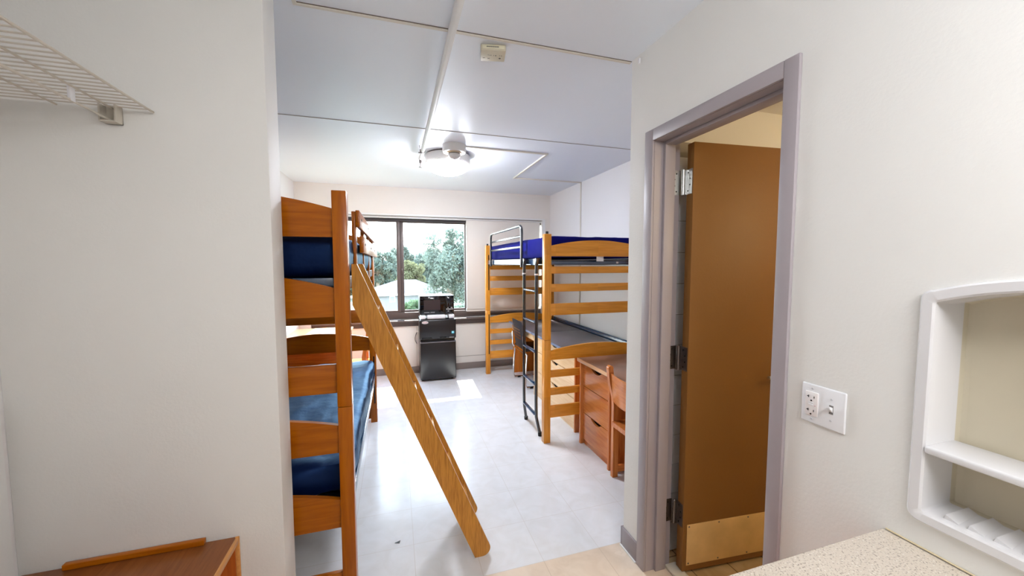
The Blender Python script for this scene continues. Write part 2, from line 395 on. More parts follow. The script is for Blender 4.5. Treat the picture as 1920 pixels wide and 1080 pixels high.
# white track under the window header
b = bx(-1.0, 2.085, 5.145, 5.165, 2.085, 2.107); bx(-1.0, 2.085, 5.20, 5.24, 2.06, 2.107, bm=b)
struct('trim_5', b, TRIMW)
struct('trim_6', bx(-1.0, 2.085, 5.168, 5.19, 2.082, 2.107), STEELD)
b = bx(.95, 2.03, 5.215, 5.245, .835, 2.06, bev=.003); bx(.95, 2.085, 5.235, 5.29, .80, .84, bm=b)
struct('trim_7', b, WALLB)
struct('trim_8', bx(2.045, 2.085, 5.142, 5.21, .72, 2.085, bev=.003), TRIMW)
# lower wall panel seams, sill
b = bx(.73, 2.1, 5.196, 5.201, .178, .183); bx(.70, .703, 5.197, 5.201, .09, .63, bm=b); bx(.262, .265, 5.197, 5.201, .09, .63, bm=b)
struct('trim_9', b, JOINT)
struct('trim_10', bx(-1.0, 2.085, 5.17, 5.30, .695, .717, bev=.004), BRONZE)
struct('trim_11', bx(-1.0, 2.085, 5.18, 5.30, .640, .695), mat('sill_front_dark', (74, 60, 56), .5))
# baseboards
struct('baseboard_back', bx(XL, XR, 5.188, 5.20, 0, .088, bev=.002), BASEB)
struct('baseboard_far_right', bx(2.15, XR, 1.645, 5.188, 0, .088, bev=.002), BASEB)
struct('baseboard_left', bx(XL, XL+.01, 1.648, 5.188, 0, .088, bev=.002), BASEB)
b = bx(1.104, WN, 1.518, 1.645, 0, .10, bev=.002); bx(1.104, 1.25, 1.645, 1.655, 0, .10, bev=.002, bm=b)
struct('baseboard_right', b, mat('baseboard_grey', (150, 142, 146), .35))
struct('trim_12', bx(1.096, 1.104, 1.518, 1.652, 0, .007, bev=.002), TRIMW)
# white closet door edge at far left
struct('trim_13', bx(XL, XL+.012, 1.30, 1.489, 0, 1.05, bev=.003), TRIMW)

# ------------------------------------------------------------------ window
win = bpy.data.objects.new('window_1', None); COL.objects.link(win); win.location = (0, 5.3, .717); win['kind'] = 'structure'
XF['window_1'] = Matrix.Translation((0, 5.3, .717))
b = bx(-1.0, 2.085, 5.30, 5.38, .717, .81, bev=.004)
bx(-1.0, 2.085, 5.30, 5.38, 2.035, 2.107, bev=.004, bm=b); bx(-1.0, -.95, 5.30, 5.38, .81, 2.035, bm=b); bx(.955, 1.0, 5.30, 5.38, .81, 2.035, bm=b)
obj('window_frame', b, BRONZE, win)
obj('head_rail', bx(-1.0, .955, 5.285, 5.30, 2.03, 2.085, bev=.003), BRONZD, win)
def sash(x0, x1, y, name, lw, rw, zb, zt, m):
    b = bx(x0, x0+lw, y-.014, y+.014, zb, zt, bev=.002); bx(x1-rw, x1, y-.014, y+.014, zb, zt, bev=.002, bm=b)
    bx(x0+lw, x1-rw, y-.014, y+.014, zb, zb+.028, bm=b); bx(x0+lw, x1-rw, y-.014, y+.014, zt-.02, zt, bm=b)
    s = obj(name, b, m, win); obj('pane', bx(x0+lw, x1-rw, y-.002, y+.002, zb+.028, zt-.02), GLASS, s); return s
sash(-.95, .072, 5.325, 'sliding_sash', .04, .045, .81, 2.035, BRONZE)
s = sash(.068, .955, 5.355, 'fixed_sash', .05, .012, .81, 2.035, BRONZE)
obj('latch', bx(.085, .10, 5.325, 5.341, 1.33, 1.40, bev=.004), STEELD, win)

# ------------------------------------------------------------------ outside
struct('ground', bx(-60, 60, 6.5, 140, -5.3, -5.0), LAWN)
h = thing('house', 'white house with grey hipped roof seen beyond the window', 'house', (1.2, 40, -5))
b = bx(-2.6, 4.6, 38.2, 45, -5, -1.4); obj('wall', b, SIDING, h)
b = bmesh.new()
vs = [b.verts.new(p) for p in ((-3, 37.8, -1.45), (5, 37.8, -1.45), (5, 45.4, -1.45), (-3, 45.4, -1.45), (.3, 41.5, -.22), (2.1, 41.5, -.22))]
for f in ((0, 1, 5, 4), (1, 2, 5), (2, 3, 4, 5), (3, 0, 4), (3, 2, 1, 0)): b.faces.new([vs[i] for i in f])
obj('roof', b, ROOFG, h)
obj('fascia', bx(-3.0, 5.0, 37.75, 37.80, -1.60, -1.42), TRIMW, h)
wf = obj('house_window', bx(-.55, -.02, 38.14, 38.2, -2.25, -1.66), TRIMW, h)
obj('window_pane', bx(-.49, -.08, 38.12, 38.14, -2.19, -1.72), mat('dull_glass', (120, 132, 140), .2), wf)
def tree(name, label, c, rad, nleaf, size, lm, trunk, seed, cat='tree', nb=7, hollow=.55):
    t = thing(name, label, cat, (c[0], c[1], -5))
    rng = np.random.default_rng(seed)
    # clumps in an ellipsoid
    ncl = 46; cl = rng.normal(size=(ncl, 3)); cl /= np.linalg.norm(cl, axis=1)[:, None]
    cl *= (hollow+(1-hollow)*rng.random((ncl, 1)))*.86
    idx = rng.integers(0, ncl, nleaf)
    d = rng.normal(size=(nleaf, 3)); d /= np.linalg.norm(d, axis=1)[:, None]; d *= rng.random((nleaf, 1))**.5
    cr_ = (.16+.16*rng.random(ncl))[idx][:, None]
    P = (cl[idx]+d*cr_)*np.array(rad)+np.array(c)
    n1 = rng.normal(size=(nleaf, 3)); n1 /= np.linalg.norm(n1, axis=1)[:, None]
    n2 = np.cross(n1, rng.normal(size=(nleaf, 3))); n2 /= np.linalg.norm(n2, axis=1)[:, None]
    s = (size*(.6+.8*rng.random((nleaf, 1))))
    V = np.stack([P-n1*s, P-n2*s*.5, P+n1*s, P+n2*s*.5], 1).reshape(-1, 3)-np.array((c[0], c[1], -5))
    me = bpy.data.meshes.new('foliage'); me.from_pydata(V.tolist(), [], np.arange(nleaf*4).reshape(-1, 4).tolist()); me.materials.append(lm)
    o = bpy.data.objects.new('foliage', me); COL.objects.link(o); o.parent = t
    tx = trunk
    b = tube([(c[0]+tx, c[1], -5), (c[0]+tx*.9, c[1], c[2]-rad[2]*.6), (c[0]+tx*.5, c[1], c[2]+rad[2]*.2), (c[0]+tx*.5+.1, c[1], c[2]+rad[2]*.7)], [.28, .22, .12, .03], 8)
    for k in range(nb):
        q = cl[k]*np.array(rad)*.9+np.array(c); z0 = c[2]-rad[2]*.5+rad[2]*.5*rng.random()
        st = np.array((c[0]+tx*.8, c[1], z0)); mid = (st+q)/2+np.array((0, 0, rad[2]*.08))
        tube([st, mid, q], [.09, .06, .015], 6, bm=b)
    obj('trunk', b, BARK, t)
    return t
tree('tree', 'tall airy green tree close behind the right window pane', (3.7, 25, 1.15), (2.5, 2.2, 2.9), 26000, .085, LF3, -.3, 3, nb=18, hollow=.2)
tree('tree', 'low spread of bushy green below the tall airy tree, behind the microwave', (3.6, 20, -2.0), (2.2, 1.6, 1.5), 16000, .075, LF1, .3, 4)
tree('tree', 'yellow green tree between the house roof and the tall tree', (1.75, 47, .3), (2.0, 1.4, 1.9), 9000, .13, LF2, 0, 5)
tree('shrub', 'bright green shrub in front of the house roof, beside the window mullion', (1.25, 30, -2.3), (1.0, 1, 1.1), 8000, .08, LF4, 0, 6, 'shrub', 3)
tree('tree', 'hazy round tree behind the house, left of the window mullion', (-2.4, 58, 1.2), (3.4, 2.5, 3.0), 15000, .18, LF3, 0, 7)
tree('tree', 'pointed distant tree right behind the window mullion', (.9, 64, 1.6), (2.2, 1.6, 3.4), 12000, .18, LF3, 0, 8)
tree('tree', 'distant yellowish tree far left, behind the bunk guard rail', (-9.5, 60, .6), (4.2, 3, 3.4), 14000, .2, LF2, 0, 9)
tree('tree', 'distant wide tree behind the yellow green tree', (7.0, 72, .8), (5.6, 3, 3.6), 18000, .2, LF3, 0, 10)
tree('tree', 'distant low tree row at the left of the white house', (-6.5, 75, -1.5), (9.0, 3, 3.6), 22000, .22, LF1, 0, 11)
tree('tree', 'distant low tree row right behind the house roof', (6.5, 84, -1.0), (9.0, 3, 4.0), 22000, .22, LF1, 0, 12)
for o_ in S.objects:
    if o_.get('category') == 'tree': o_['group'] = 'trees beyond the window'

# ------------------------------------------------------------------ bunk beds
def boards(parent, x0, x1, yc, specs, W, th=.022, name='end_board'):
    for s in specs:
        if s[0] == 'a': b = prism(arch(x0, x1, s[1], s[2], s[3]), 'y', yc-th/2, yc+th/2, bev=.003)
        else: b = bx(x0, x1, yc-th/2, yc+th/2, s[1], s[2], bev=.004)
        obj(name, b, W['x'], parent)
def post(parent, x0, x1, y0, y1, ztop, zj, W, slot=None):
    p = obj('post', merge(bx(x0, x1, y0, y1, 0, zj-.001, bev=.003), bx(x0, x1, y0, y1, zj+.001, ztop, bev=.003)), W['z'], parent)
    if slot:
        sx0, sx1, yy = slot[0], slot[1], slot[2]
        for z0, z1 in slot[3]:
            obj('rail_slot', bx(sx0, sx1, yy-.0015, yy+.002, z0, z1), BLK, p)
    return p
# left bunk
LBK = thing('bunk_bed', 'dark walnut-stained wooden bunk bed behind the left wall, with guard rail on top', 'bed', (-.68, 2.7, 0))
lx0, lx1 = -1.115, -.182
for (y0, y1, sl) in ((1.675, 1.735, None), (3.66, 3.72, 1)):
    for (x0, x1) in ((lx1-.055, lx1), (lx0, lx0+.055)):
        post(LBK, x0, x1, y0, y1, 1.762, .877, LB, slot=(x1-.024, x1-.013, 3.66, ((.18, .62), (1.05, 1.50))) if sl and x0 > -.5 else None)
for yc in (1.705, 3.69):
    boards(LBK, lx0+.055, lx1-.055, yc, (('a', .677, .793, .848), ('a', .350, .470, .532), ('b', .03, .148),
        ('a', 1.577, 1.692, 1.748), ('a', 1.252, 1.370, 1.432), ('b', .932, 1.052)), LB)
for z0 in (1.36, .405):
    for x in (lx1-.03, lx0+.01):
        obj('side_rail', bx(x, x+.02, 1.735, 3.66, z0, z0+.055, bev=.003), BLKR, LBK)
    obj('end_rail', bx(lx0+.03, lx1-.03, 1.737, 1.757, z0-.002, z0+.05, bev=.002), BLKR, LBK)
    obj('end_rail', bx(lx0+.03, lx1-.03, 3.63, 3.65, z0-.002, z0+.05, bev=.002), BLKR, LBK)
    b = bx(lx0+.03, lx1-.03, 1.757, 3.63, z0+.035, z0+.045)
    obj('deck', b, BLKM, LBK)
M1 = thing('mattress', 'navy vinyl mattress on the top of the left bunk, behind the guard rail', 'mattress', (-.66, 2.7, 1.41))
obj('cover', mattress(-1.09, -.205, 1.775, 3.62, 1.407, 1.60, 1, amp=.01), NAVY, M1)
M2 = thing('mattress', 'wrinkled navy vinyl mattress on the lower level of the left bunk', 'mattress', (-.66, 2.7, .452))
obj('cover', mattress(-1.09, -.205, 1.765, 3.62, .452, .60, 5, amp=.011, r=.028), NAVY, M2)
# guard rail (part of the left bunk)
GR = obj('guard_rail', merge(bx(-.186, -.166, 2.09, 3.66, 1.655, 1.74, bev=.004), bx(-.170, -.150, 2.09, 3.66, 1.525, 1.61, bev=.004)), LB['y'], LBK)
for y in (2.10, 2.60, 3.1, 3.60):
    obj('upright', bx(-.206, -.186, y, y+.045, 1.32, 1.735, bev=.003), LB['z'], GR)
for y in (2.2, 2.72, 3.2):
    for z, xx in ((1.70, -.1655), (1.57, -.1495)):
        obj('bolt', lathe([(.006, 0), (.006, .003), (0, .004)], (xx, y, z), 'x', 10), STEELD, GR)

# wooden ladder
LD = thing('ladder', 'oak ladder leaning against the left bunk', 'ladder', (.41, 1.95, 0))
ang = math.atan2(1.427, .593); ux, uz = math.cos(ang), -math.sin(ang)   # direction down the stringer
def stringer(y0, y1):
    # right edge through (-.158,1.468), width .09
    wpx, wpz = -math.sin(ang)*.089, -math.cos(ang)*.089
    top = (-.158, 1.468); L = math.hypot(1.468-.045, (1.468-.045)/math.tan(ang))
    br = (top[0]+ux*L, top[1]+uz*L); bl0 = (br[0]+wpx, br[1]+wpz)
    # foot: rounded at the right, cut square on the floor
    s = (bl0[1])/math.sin(ang); bl = (bl0[0]+ux*s, 0.0)
    poly = [bl]
    cxr, czr = br[0]-.045*math.sin(ang), .040
    for i in range(9):
        a = -PI/2+(PI/2+.35)*i/8
        poly.append((cxr+.038+.0*i+.040*math.cos(a)-.036, czr+.040*math.sin(a)))
    poly.append(br); poly.append(top)
    poly.append((-.149-.031, 1.468)); zc = bl0[1]+(bl0[0]+.18)*math.tan(ang)
    poly.append((-.180, zc))
    return prism(poly, 'y', y0, y1, bev=.003)
obj('stringer', stringer(1.785, 1.812), LAD, LD)
obj('stringer', stringer(2.103, 2.13), LAD, LD)
for z in (1.24, 1.03, .82, .61, .40, .19):
    xc = -.158+(1.468-z)/math.tan(ang)-.055
    obj('rung', bx(xc-.032, xc+.040, 1.812, 2.103, z-.012, z+.012, bev=.004), LADY, LD)

# right loft bed
RBK = thing('loft_bed', 'honey maple loft bed with black metal rails by the right wall', 'bed', (1.62, 3.85, 0))
rx0, rx1 = 1.135, 2.100
for (y0, y1) in ((2.805, 2.86), (4.845, 4.90)):
    for (x0, x1, ins) in ((rx0, rx0+.057, 1), (rx1-.057, rx1, 0)):
        sl = None
        if y0 > 4: sl = (x0+.033, x0+.045, 4.845, ((.27, .80), (1.12, 1.58)))
        p = post(RBK, x0, x1, y0, y1, 1.703, .852, RB, slot=sl)
        obj('post_cap', lathe([(.012, 1.703), (.012, 1.722), (.009, 1.725), (0, 1.725)], (x0+.028, (y0+y1)/2, 0), 'z', 16), BLK, p)
for yc in (2.832, 4.873):
    boards(RBK, rx0+.057, rx1-.057, yc, (('a', 1.527, 1.61, 1.660), ('b', 1.388, 1.445), ('b', 1.241, 1.304), ('b', 1.050, 1.145),
        ('a', .685, .757, .803), ('b', .538, .598), ('b', .391, .449), ('b', .202, .303)), RB)
def lrail(x, z0, s):
    b = bx(x, x+.006*s, 2.862, 4.843, z0, z0+.058); bx(x, x+.03*s, 2.862, 4.843, z0, z0+.005, bm=b); return b
obj('side_rail', lrail(1.160, 1.452, 1), BLKR, RBK); obj('side_rail', lrail(2.075, 1.452, -1), BLKR, RBK)
for y in (2.90, 4.78):
    obj('end_rail', bx(1.19, 2.045, y, y+.03, 1.458, 1.488, bev=.003), BLKR, RBK)
b = bmesh.new()
for k in range(9): bx(1.19, 2.045, 3.0+.21*k, 3.012+.21*k, 1.478, 1.49, bm=b)
bx(1.19, 2.045, 2.93, 4.78, 1.490, 1.500, bm=b)
obj('deck', b, BLKM, RBK)
obj('wall_rail', merge(bx(2.094, 2.100, 2.862, 4.843, .675, .738), bx(2.066, 2.094, 2.862, 4.843, .706, .712)), BLKR, RBK)
obj('paper_tag', bx(1.618, 1.684, 2.846, 2.849, 1.487, 1.53), PLASW, RBK)
obj('rail_sticker', bx(1.84, 1.86, 2.896, 2.899, 1.468, 1.484), PLASW, RBK)
M3 = thing('mattress', 'royal blue mattress on top of the right loft bed', 'mattress', (1.63, 3.85, 1.51))
obj('cover', mattress(1.195, 2.07, 2.885, 4.83, 1.515, 1.695, 9, amp=.004, bulge=.004, r=.022), BLUE, M3)

# metal guard on the loft bed
GD = thing('guard_rail', 'black tubular metal guard rail standing on the far half of the loft bed', 'guard rail', (1.14, 4.0, 1.43))
f = lambda u, v: (1.143, u, v)
pts = [f(4.60, 1.435)] + arcpts((4.54, 1.765), .06, 0, PI/2, 6, f) + arcpts((3.465, 1.765), .06, PI/2, PI, 6, f) + [f(3.405, 1.435)]
obj('frame', tube(pts, .013, 10), BLKM, GD)
obj('crossbar', bx(1.139, 1.149, 3.415, 4.592, 1.716, 1.738, bev=.002), BLKM, GD)
obj('crossbar', bx(1.139, 1.149, 3.415, 4.592, 1.614, 1.636, bev=.002), BLKM, GD)
# metal ladder on the loft bed
ML = thing('ladder', 'black metal ladder hooked onto the loft bed rail', 'ladder', (1.12, 3.12, 0))
for y, yo in ((2.955, -.005), (3.268, .05)):
    sr_ = obj('side_tube', tube([(1.122, y, 1.47), (1.122, y, .30), (1.124, y, .17), (1.132, y+yo*.2, .13), (1.155, y+yo*.8, .03), (1.157, y+yo*.9, .012)], .0135, 12), BLKM, ML)
    obj('foot', lathe([(.017, 0), (.018, .028), (.015, .034)], (1.158, y+yo*.9, 0), 'z', 14), RUB, ML)
    obj('collar', lathe([(.0165, 1.372), (.0165, 1.384)], (1.122, y, 0), 'z', 14), PLASW, ML)
    obj('hook', bx(1.112, 1.158, y-.012, y+.012, 1.462, 1.514, bev=.003), BLKM, ML)
for z in (1.236, .974, .724, .446, .186):
    obj('rung', bx(1.106, 1.136, 2.966, 3.257, z-.006, z+.006, bev=.002), BLKR, ML)

# ------------------------------------------------------------------ desks and dressers
def drawer(parent, xf, y0, y1, z0, z1, W, cut, cutter_y, name='drawer', under=False, cw=.075, cd=.028):
    """front facing -X; a half-moon finger cut-out in the top edge"""
    pts = [(y0, z0), (y1, z0), (y1, z1)]
    if cut:
        n = 14
        pts.append((cutter_y+cw, z1))
        for i in range(1, n):
            t = i/n; u = cutter_y+cw-2*cw*t
            pts.append((u, z1-cd*math.sin(PI*t)**.7))
        pts.append((cutter_y-cw, z1))
    pts.append((y0, z1))
    return obj(name, prism(pts, 'x', xf, xf+.018, bev=.0), W['y'], parent)
# near desk (cherry, pedestal with three drawers)
D1 = thing('desk', 'cherry wood desk with brown top and three-drawer pedestal, in front of the loft bed', 'desk', (1.78, 2.25, 0))
dx0, dx1 = 1.415, 2.14
tp = obj('desktop', bx(dx0-.002, dx1, 1.70, 2.766, .678, .702, bev=.002), TOPB, D1)
obj('edge_strip', bx(dx0-.010, dx0-.0021, 1.70, 2.766, .676, .703, bev=.002), EDGE, tp)
for y0, y1 in ((2.722, 2.744), (2.290, 2.312), (1.71, 1.732)):
    obj('side_panel', bx(dx0+.005, dx1-.01, y0, y1, 0, .677, bev=.002), CH['z'], D1)
obj('back_panel', bx(dx1-.03, dx1-.012, 1.732, 2.722, .25, .677), CH['y'], D1)
obj('case_inside', bx(1.475, 2.0, 2.314, 2.720, .04, .66), mat('drawer_gap_dark', (60, 28, 16), .6), D1)
obj('kick', bx(1.455, 1.470, 2.313, 2.721, .0, .045), CH['y'], D1)
for z0, z1 in ((.487, .655), (.268, .480), (.046, .261)):
    drawer(D1, 1.440, 2.315, 2.719, z0, z1, CH, True if z0 != .268 else False, 2.515)
# dresser under loft
D2 = thing('dresser', 'pale maple dresser with grey top and half-moon drawer pulls under the loft bed', 'dresser', (1.78, 3.4, 0))
tp = obj('dresser_top', bx(1.450, 2.058, 2.905, 3.938, .682, .700, bev=.002), TOPG, D2)
obj('edge_strip', bx(1.444, 1.4499, 2.905, 3.938, .680, .701), mat('blue_grey_edge', (120, 132, 158), .25), tp)
obj('side_panel', bx(1.466, 2.05, 2.915, 2.935, 0, .681, bev=.002), CH['z'], D2)
obj('side_panel', bx(1.466, 2.05, 3.915, 3.935, 0, .681, bev=.002), DR['z'], D2)
obj('case_inside', bx(1.505, 2.03, 2.937, 3.913, .05, .68), mat('dresser_gap_dark', (40, 30, 24), .6), D2)
obj('kick', bx(1.486, 1.500, 2.936, 3.914, 0, .048), DR['y'], D2)
for z0, z1 in ((.507, .674), (.286, .500), (.052, .279)):
    drawer(D2, 1.478, 2.939, 3.911, z0, z1, DR, True, 3.385)
# far desk under loft
D3 = thing('desk', 'maple desk with grey top against the window end of the loft bed', 'desk', (1.78, 4.38, 0))
tp = obj('desktop', bx(1.450, 2.058, 3.953, 4.838, .682, .700, bev=.002), TOPG, D3)
obj('edge_strip', bx(1.444, 1.4499, 3.953, 4.838, .680, .701), bpy.data.materials['blue_grey_edge'], tp)
obj('apron', bx(1.478, 1.496, 3.98, 4.80, .60, .681, bev=.002), DR['y'], D3)
obj('side_panel', bx(1.50, 2.05, 4.815, 4.834, 0, .681, bev=.002), FD['z'], D3)
obj('side_panel', bx(1.50, 2.05, 3.955, 3.974, 0, .681, bev=.002), FD['z'], D3)
obj('back_panel', bx(2.03, 2.048, 3.974, 4.815, .2, .681), FD['y'], D3)
# left far desk (behind left bunk)
D4 = thing('desk', 'orange wood desk behind the left bunk, seen between the bunk boards', 'desk', (-.85, 4.4, 0))
obj('desktop', bx(-1.12, -.50, 3.82, 4.98, .675, .70, bev=.002), DR['y'], D4)
for y0 in (3.84, 4.92):
    obj('side_panel', bx(-1.11, -.515, y0, y0+.02, 0, .674, bev=.002), FD['x'], D4)
obj('back_panel', bx(-1.11, -1.09, 3.86, 4.92, .2, .674), FD['y'], D4)
obj('apron', bx(-.55, -.532, 3.86, 4.92, .59, .674), FD['y'], D4)
# low closet cabinet bottom left
CB = thing('cabinet', 'low wooden cabinet with open side against the closet wall, bottom left', 'cabinet', (-.9, 1.25, 0))
cx0, cx1, cyy0, cyy1 = -1.12, -.542, .75, 1.508
obj('cabinet_top', bx(cx0, cx1-.010, cyy0, cyy1, .494, .511, bev=.001), wood('cabinet_brown', (150, 88, 42), (120, 66, 28), 'y', rough=.4), CB)
PALE = wood('cabinet_edge_wood', (226, 160, 90), (204, 136, 66), 'y', rough=.4)
b = bx(cx1-.010, cx1, cyy0, cyy1-.008, .492, .512, bev=.002); bx(cx1-.012, cx1, cyy1-.008, cyy1, 0, .512, bev=.001, bm=b)
bx(cx1-.012, cx1, cyy0, cyy0+.02, 0, .492, bm=b); bx(cx1-.012, cx1, cyy0+.02, cyy1-.008, 0, .06, bm=b)
obj('frame_edge', b, PALE, CB)
CW = wood('cabinet_inside', (196, 104, 42), (166, 82, 28), 'z', rough=.4)
b = bx(cx1-.10, cx1-.085, cyy0+.02, cyy1-.012, 0, .493); bx(cx0, cx1-.012, cyy1-.012, cyy1, 0, .493, bm=b); bx(cx0, cx1-.012, cyy0, cyy0+.015, 0, .493, bm=b)
obj('body', b, CW, CB)
obj('gallery_strip', bx(-1.012, -.640, 1.490, 1.508, .512, .530, bev=.002), LB['x'], CB)

# ------------------------------------------------------------------ chairs
def wooden_chair(name, label, W):
    """local: faces +X, back posts near x=0; width along y 0..-.42"""
    t = thing(name, label, 'chair', (0, 0, 0), 0, None)
    for y0 in (-.028, -.42):
        y1 = y0+.028
        prof = [(.035, 0), (.075, 0), (.075, .50), (.062, .575), (.035, .70), (.028, .755)]
        prof += [(.0095+.0195*math.cos(a), .765+.019*math.sin(a)) for a in [PI*i/8 for i in range(0, 9)]]
        prof += [(-.006, .72), (.004, .66), (.030, .56), (.035, .50)]
        obj('back_post', prism(prof, 'y', y0, y1, bev=.003), W['z'], t)
        obj('front_leg', bx(.395, .44, y0, y1, 0, .40, bev=.004), W['z'], t)
        obj('bottom_rail', bx(.0755, .3945, y0+.003, y1-.003, .03, .078, bev=.004), W['x'], t)
        obj('seat_rail', bx(.0755, .3945, y0+.003, y1-.003, .325, .368, bev=.003), W['x'], t)
    b = bmesh.new(); n = 14
    # saddle seat
    g = []
    for i in range(n+1):
        row = []
        for j in range(n+1):
            x = .02+.43*i/n; y = -.392+.364*j/n
            u, v = 2*i/n-1, 2*j/n-1
            row.append((x, y, .400-.012*(1-u*u)*(1-v*v)))
        g.append(row)
    T = [[b.verts.new(p) for p in r] for r in g]; B = [[b.verts.new((p[0], p[1], .369)) for p in r] for r in g]
    for i in range(n):
        for j in range(n):
            b.faces.new((T[i][j], T[i+1][j], T[i+1][j+1], T[i][j+1])); b.faces.new((B[i][j], B[i][j+1], B[i+1][j+1], B[i+1][j]))
    for i in range(n):
        for (a, c) in ((0, 0), (n, n)):
            b.faces.new((T[i][a], T[i+1][a], B[i+1][a], B[i][a])); b.faces.new((T[a][i], T[a][i+1], B[a][i+1], B[a][i]))
    obj('seat', b, W['x'], t)
    # curved backrest between the posts (bows backwards)
    outer, inner = [], []
    for i in range(13):
        y = -.030-.360*i/12; bow = .035*(1-(2*i/12-1)**2)
        outer.append((.026-bow, y)); inner.append((.038-bow, y))
    b = bmesh.new()
    vo = [[b.verts.new((x+(z-.54)*-.10, y, z)) for x, y in outer] for z in (.545, .735)]
    vi = [[b.verts.new((x+(z-.54)*-.10, y, z)) for x, y in inner] for z in (.545, .735)]
    for k in range(12):
        b.faces.new((vo[0][k], vo[0][k+1], vo[1][k+1], vo[1][k])); b.faces.new((vi[0][k], vi[1][k], vi[1][k+1], vi[0][k+1]))
        b.faces.new((vo[1][k], vo[1][k+1], vi[1][k+1], vi[1][k])); b.faces.new((vo[0][k], vi[0][k], vi[0][k+1], vo[0][k+1]))
    b.faces.new((vo[0][0], vo[1][0], vi[1][0], vi[0][0])); b.faces.new((vo[0][12], vi[0][12], vi[1][12], vo[1][12]))
    obj('backrest', b, W['y'], t)
    return t
c1 = wooden_chair('desk_chair', 'cherry wooden chair with curved back at the near cherry desk', CH)
c1.location = (1.366, 2.235, 0)
c2 = dup(c1, (-.27, 4.16, 0), PI, 'wooden chair at the orange desk behind the left bunk, mostly hidden')

BC = thing('plastic_chair', 'black perforated plastic chair with chrome legs pushed under the grey topped desk', 'chair', (1.5, 4.36, 0))
# backrest shell: thin curved panel with rows of holes
def chair_back():
    b = bmesh.new(); W, Z0, Z1 = .225, .47, .80; ny, nz = 24, 18; V = {}
    for i in range(ny+1):
        for j in range(nz+1):
            u = -1+2*i/ny; v = j/nz
            wz = W*(1-.10*v**2-.25*max(0, v-.8)/.2*.3)
            x = 1.43+.03*(u*u)-.055*v+.0
            V[i, j] = b.verts.new((x+.0, 4.365+u*wz, Z0+(Z1-Z0)*v-.02*(u*u)*v))
    for i in range(ny):
        for j in range(nz):
            if 5 <= i <= 18 and i % 2 == 0 and j in (5, 7, 9, 11, 13): continue
            b.faces.new((V[i, j], V[i+1, j], V[i+1, j+1], V[i, j+1]))
    r = bmesh.ops.solidify(b, geom=b.faces[:], thickness=.008)
    return b
obj('backrest', chair_back(), mat('chair_black', (66, 66, 74), .35), BC)
obj('seat', bx(1.44, 1.86, 4.15, 4.58, .435, .465, bev=.014, seg=3), BLK, BC)
for y in (4.13, 4.60):
    s = -1 if y < 4.3 else 1
    pts = [(1.415, y-.025*s, .62), (1.42, y-.012*s, .45), (1.455, y, .40), (1.44, y, .20), (1.435, y, .05), (1.45, y, .018), (1.50, y, .014), (1.84, y, .014), (1.865, y, .05), (1.80, y-.01*s, .40), (1.78, y-.02*s, .430)]
    obj('leg', tube(pts, .0105, 10), CHROME, BC)
    obj('glide', bx(1.49, 1.53, y-.012, y+.012, .0, .022, bev=.003), BLK, BC)
obj('cross_tube', tube([(1.447, 4.13, .405), (1.447, 4.60, .405)], .009, 8), CHROME, BC)

# ------------------------------------------------------------------ refrigerator and microwave
FR = thing('mini_fridge', 'black two-door mini fridge against the window wall', 'refrigerator', (.5, 4.97, 0))
obj('cabinet', bx(.285, .717, 4.80, 5.165, .015, .775, bev=.008), BLKF, FR)
d = obj('door', bx(.281, .721, 4.752, 4.796, .02, .503, bev=.012, seg=3), BLKF, FR)
obj('door_trim', bx(.283, .719, 4.742, 4.752, .486, .500, bev=.003), mat('fridge_handle_grey', (92, 88, 92), .2), d)
d2 = obj('freezer_door', bx(.275, .724, 4.752, 4.796, .532, .772, bev=.012, seg=3), BLKF, FR)
obj('handle', merge(bx(.30, .42, 4.744, 4.752, .535, .553, bev=.003), bx(.52, .60, 4.744, 4.752, .54, .556, bev=.003)), BLK, d2)
# oval badge
b = lathe([(.001, 0), (.0165, 0), (.0165, -.003), (.012, -.0045), (0, -.0045)], (0, 4.752, 0), 'y', 28)
for v in b.verts: v.co.x = v.co.x*2.45+.343; v.co.z = v.co.z*1.0+.742
bd = obj('badge', b, SILV, d2)
b = bmesh.new()
for k in range(9): bx(.318+.0056*k, .3218+.0056*k, 4.7470, 4.7476, .7395, .7445, bm=b)
obj('badge_lettering', b, REDP, bd)
sk = obj('energy_sticker', bx(.667, .699, 4.7505, 4.7525, .592, .622), CYAN, d2)
b = bmesh.new(); st = []
for i in range(10):
    a = PI/2+2*PI*i/10; r_ = .010 if i % 2 == 0 else .005
    st.append((.683+r_*math.cos(a), .610+r_*math.sin(a)))
obj('sticker_star', prism(st, 'y', 4.7496, 4.7504), PLASW, sk)
b = bmesh.new()
for k in range(7): bx(.640+.008*k, .646+.008*k, 4.7505, 4.7525, .540, .549, bm=b)
obj('model_lettering', b, GREYP, d2)
for x in (.31, .68):
    obj('foot', lathe([(.014, 0), (.014, .016)], (x, 4.82, 0), 'z', 12), BLK, FR)
# foam pieces under the microwave
for (x0, x1, lb) in ((.292, .352, 'small white foam block under the left end of the microwave'), (.372, .600, 'long white foam strip under the middle of the microwave'), (.640, .712, 'white foam block under the right end of the microwave')):
    b = bx(x0, x1, 4.785, 4.95, .776, .826, bev=.012, seg=3)
    for v in b.verts: v.co += Vector((0, noise.noise(v.co*30)*.004, 0))
    tag(obj('foam_packing', b, FOAM), lb, 'foam', 'white foam pieces under the microwave')
MW = thing('microwave', 'black microwave oven on top of the mini fridge', 'microwave', (.5, 5.0, .826))
obj('case', bx(.288, .712, 4.850, 5.16, .827, 1.066, bev=.006), mat('microwave_case', (28, 26, 30), .3, spec=.6), MW)
dd = obj('door', bx(.288, .600, 4.832, 4.850, .830, 1.064, bev=.004), BLKG, MW)
obj('window_mesh', bx(.336, .540, 4.8305, 4.8320, .886, 1.012), mat('microwave_window', (56, 50, 52), .12), dd)
b = bmesh.new()
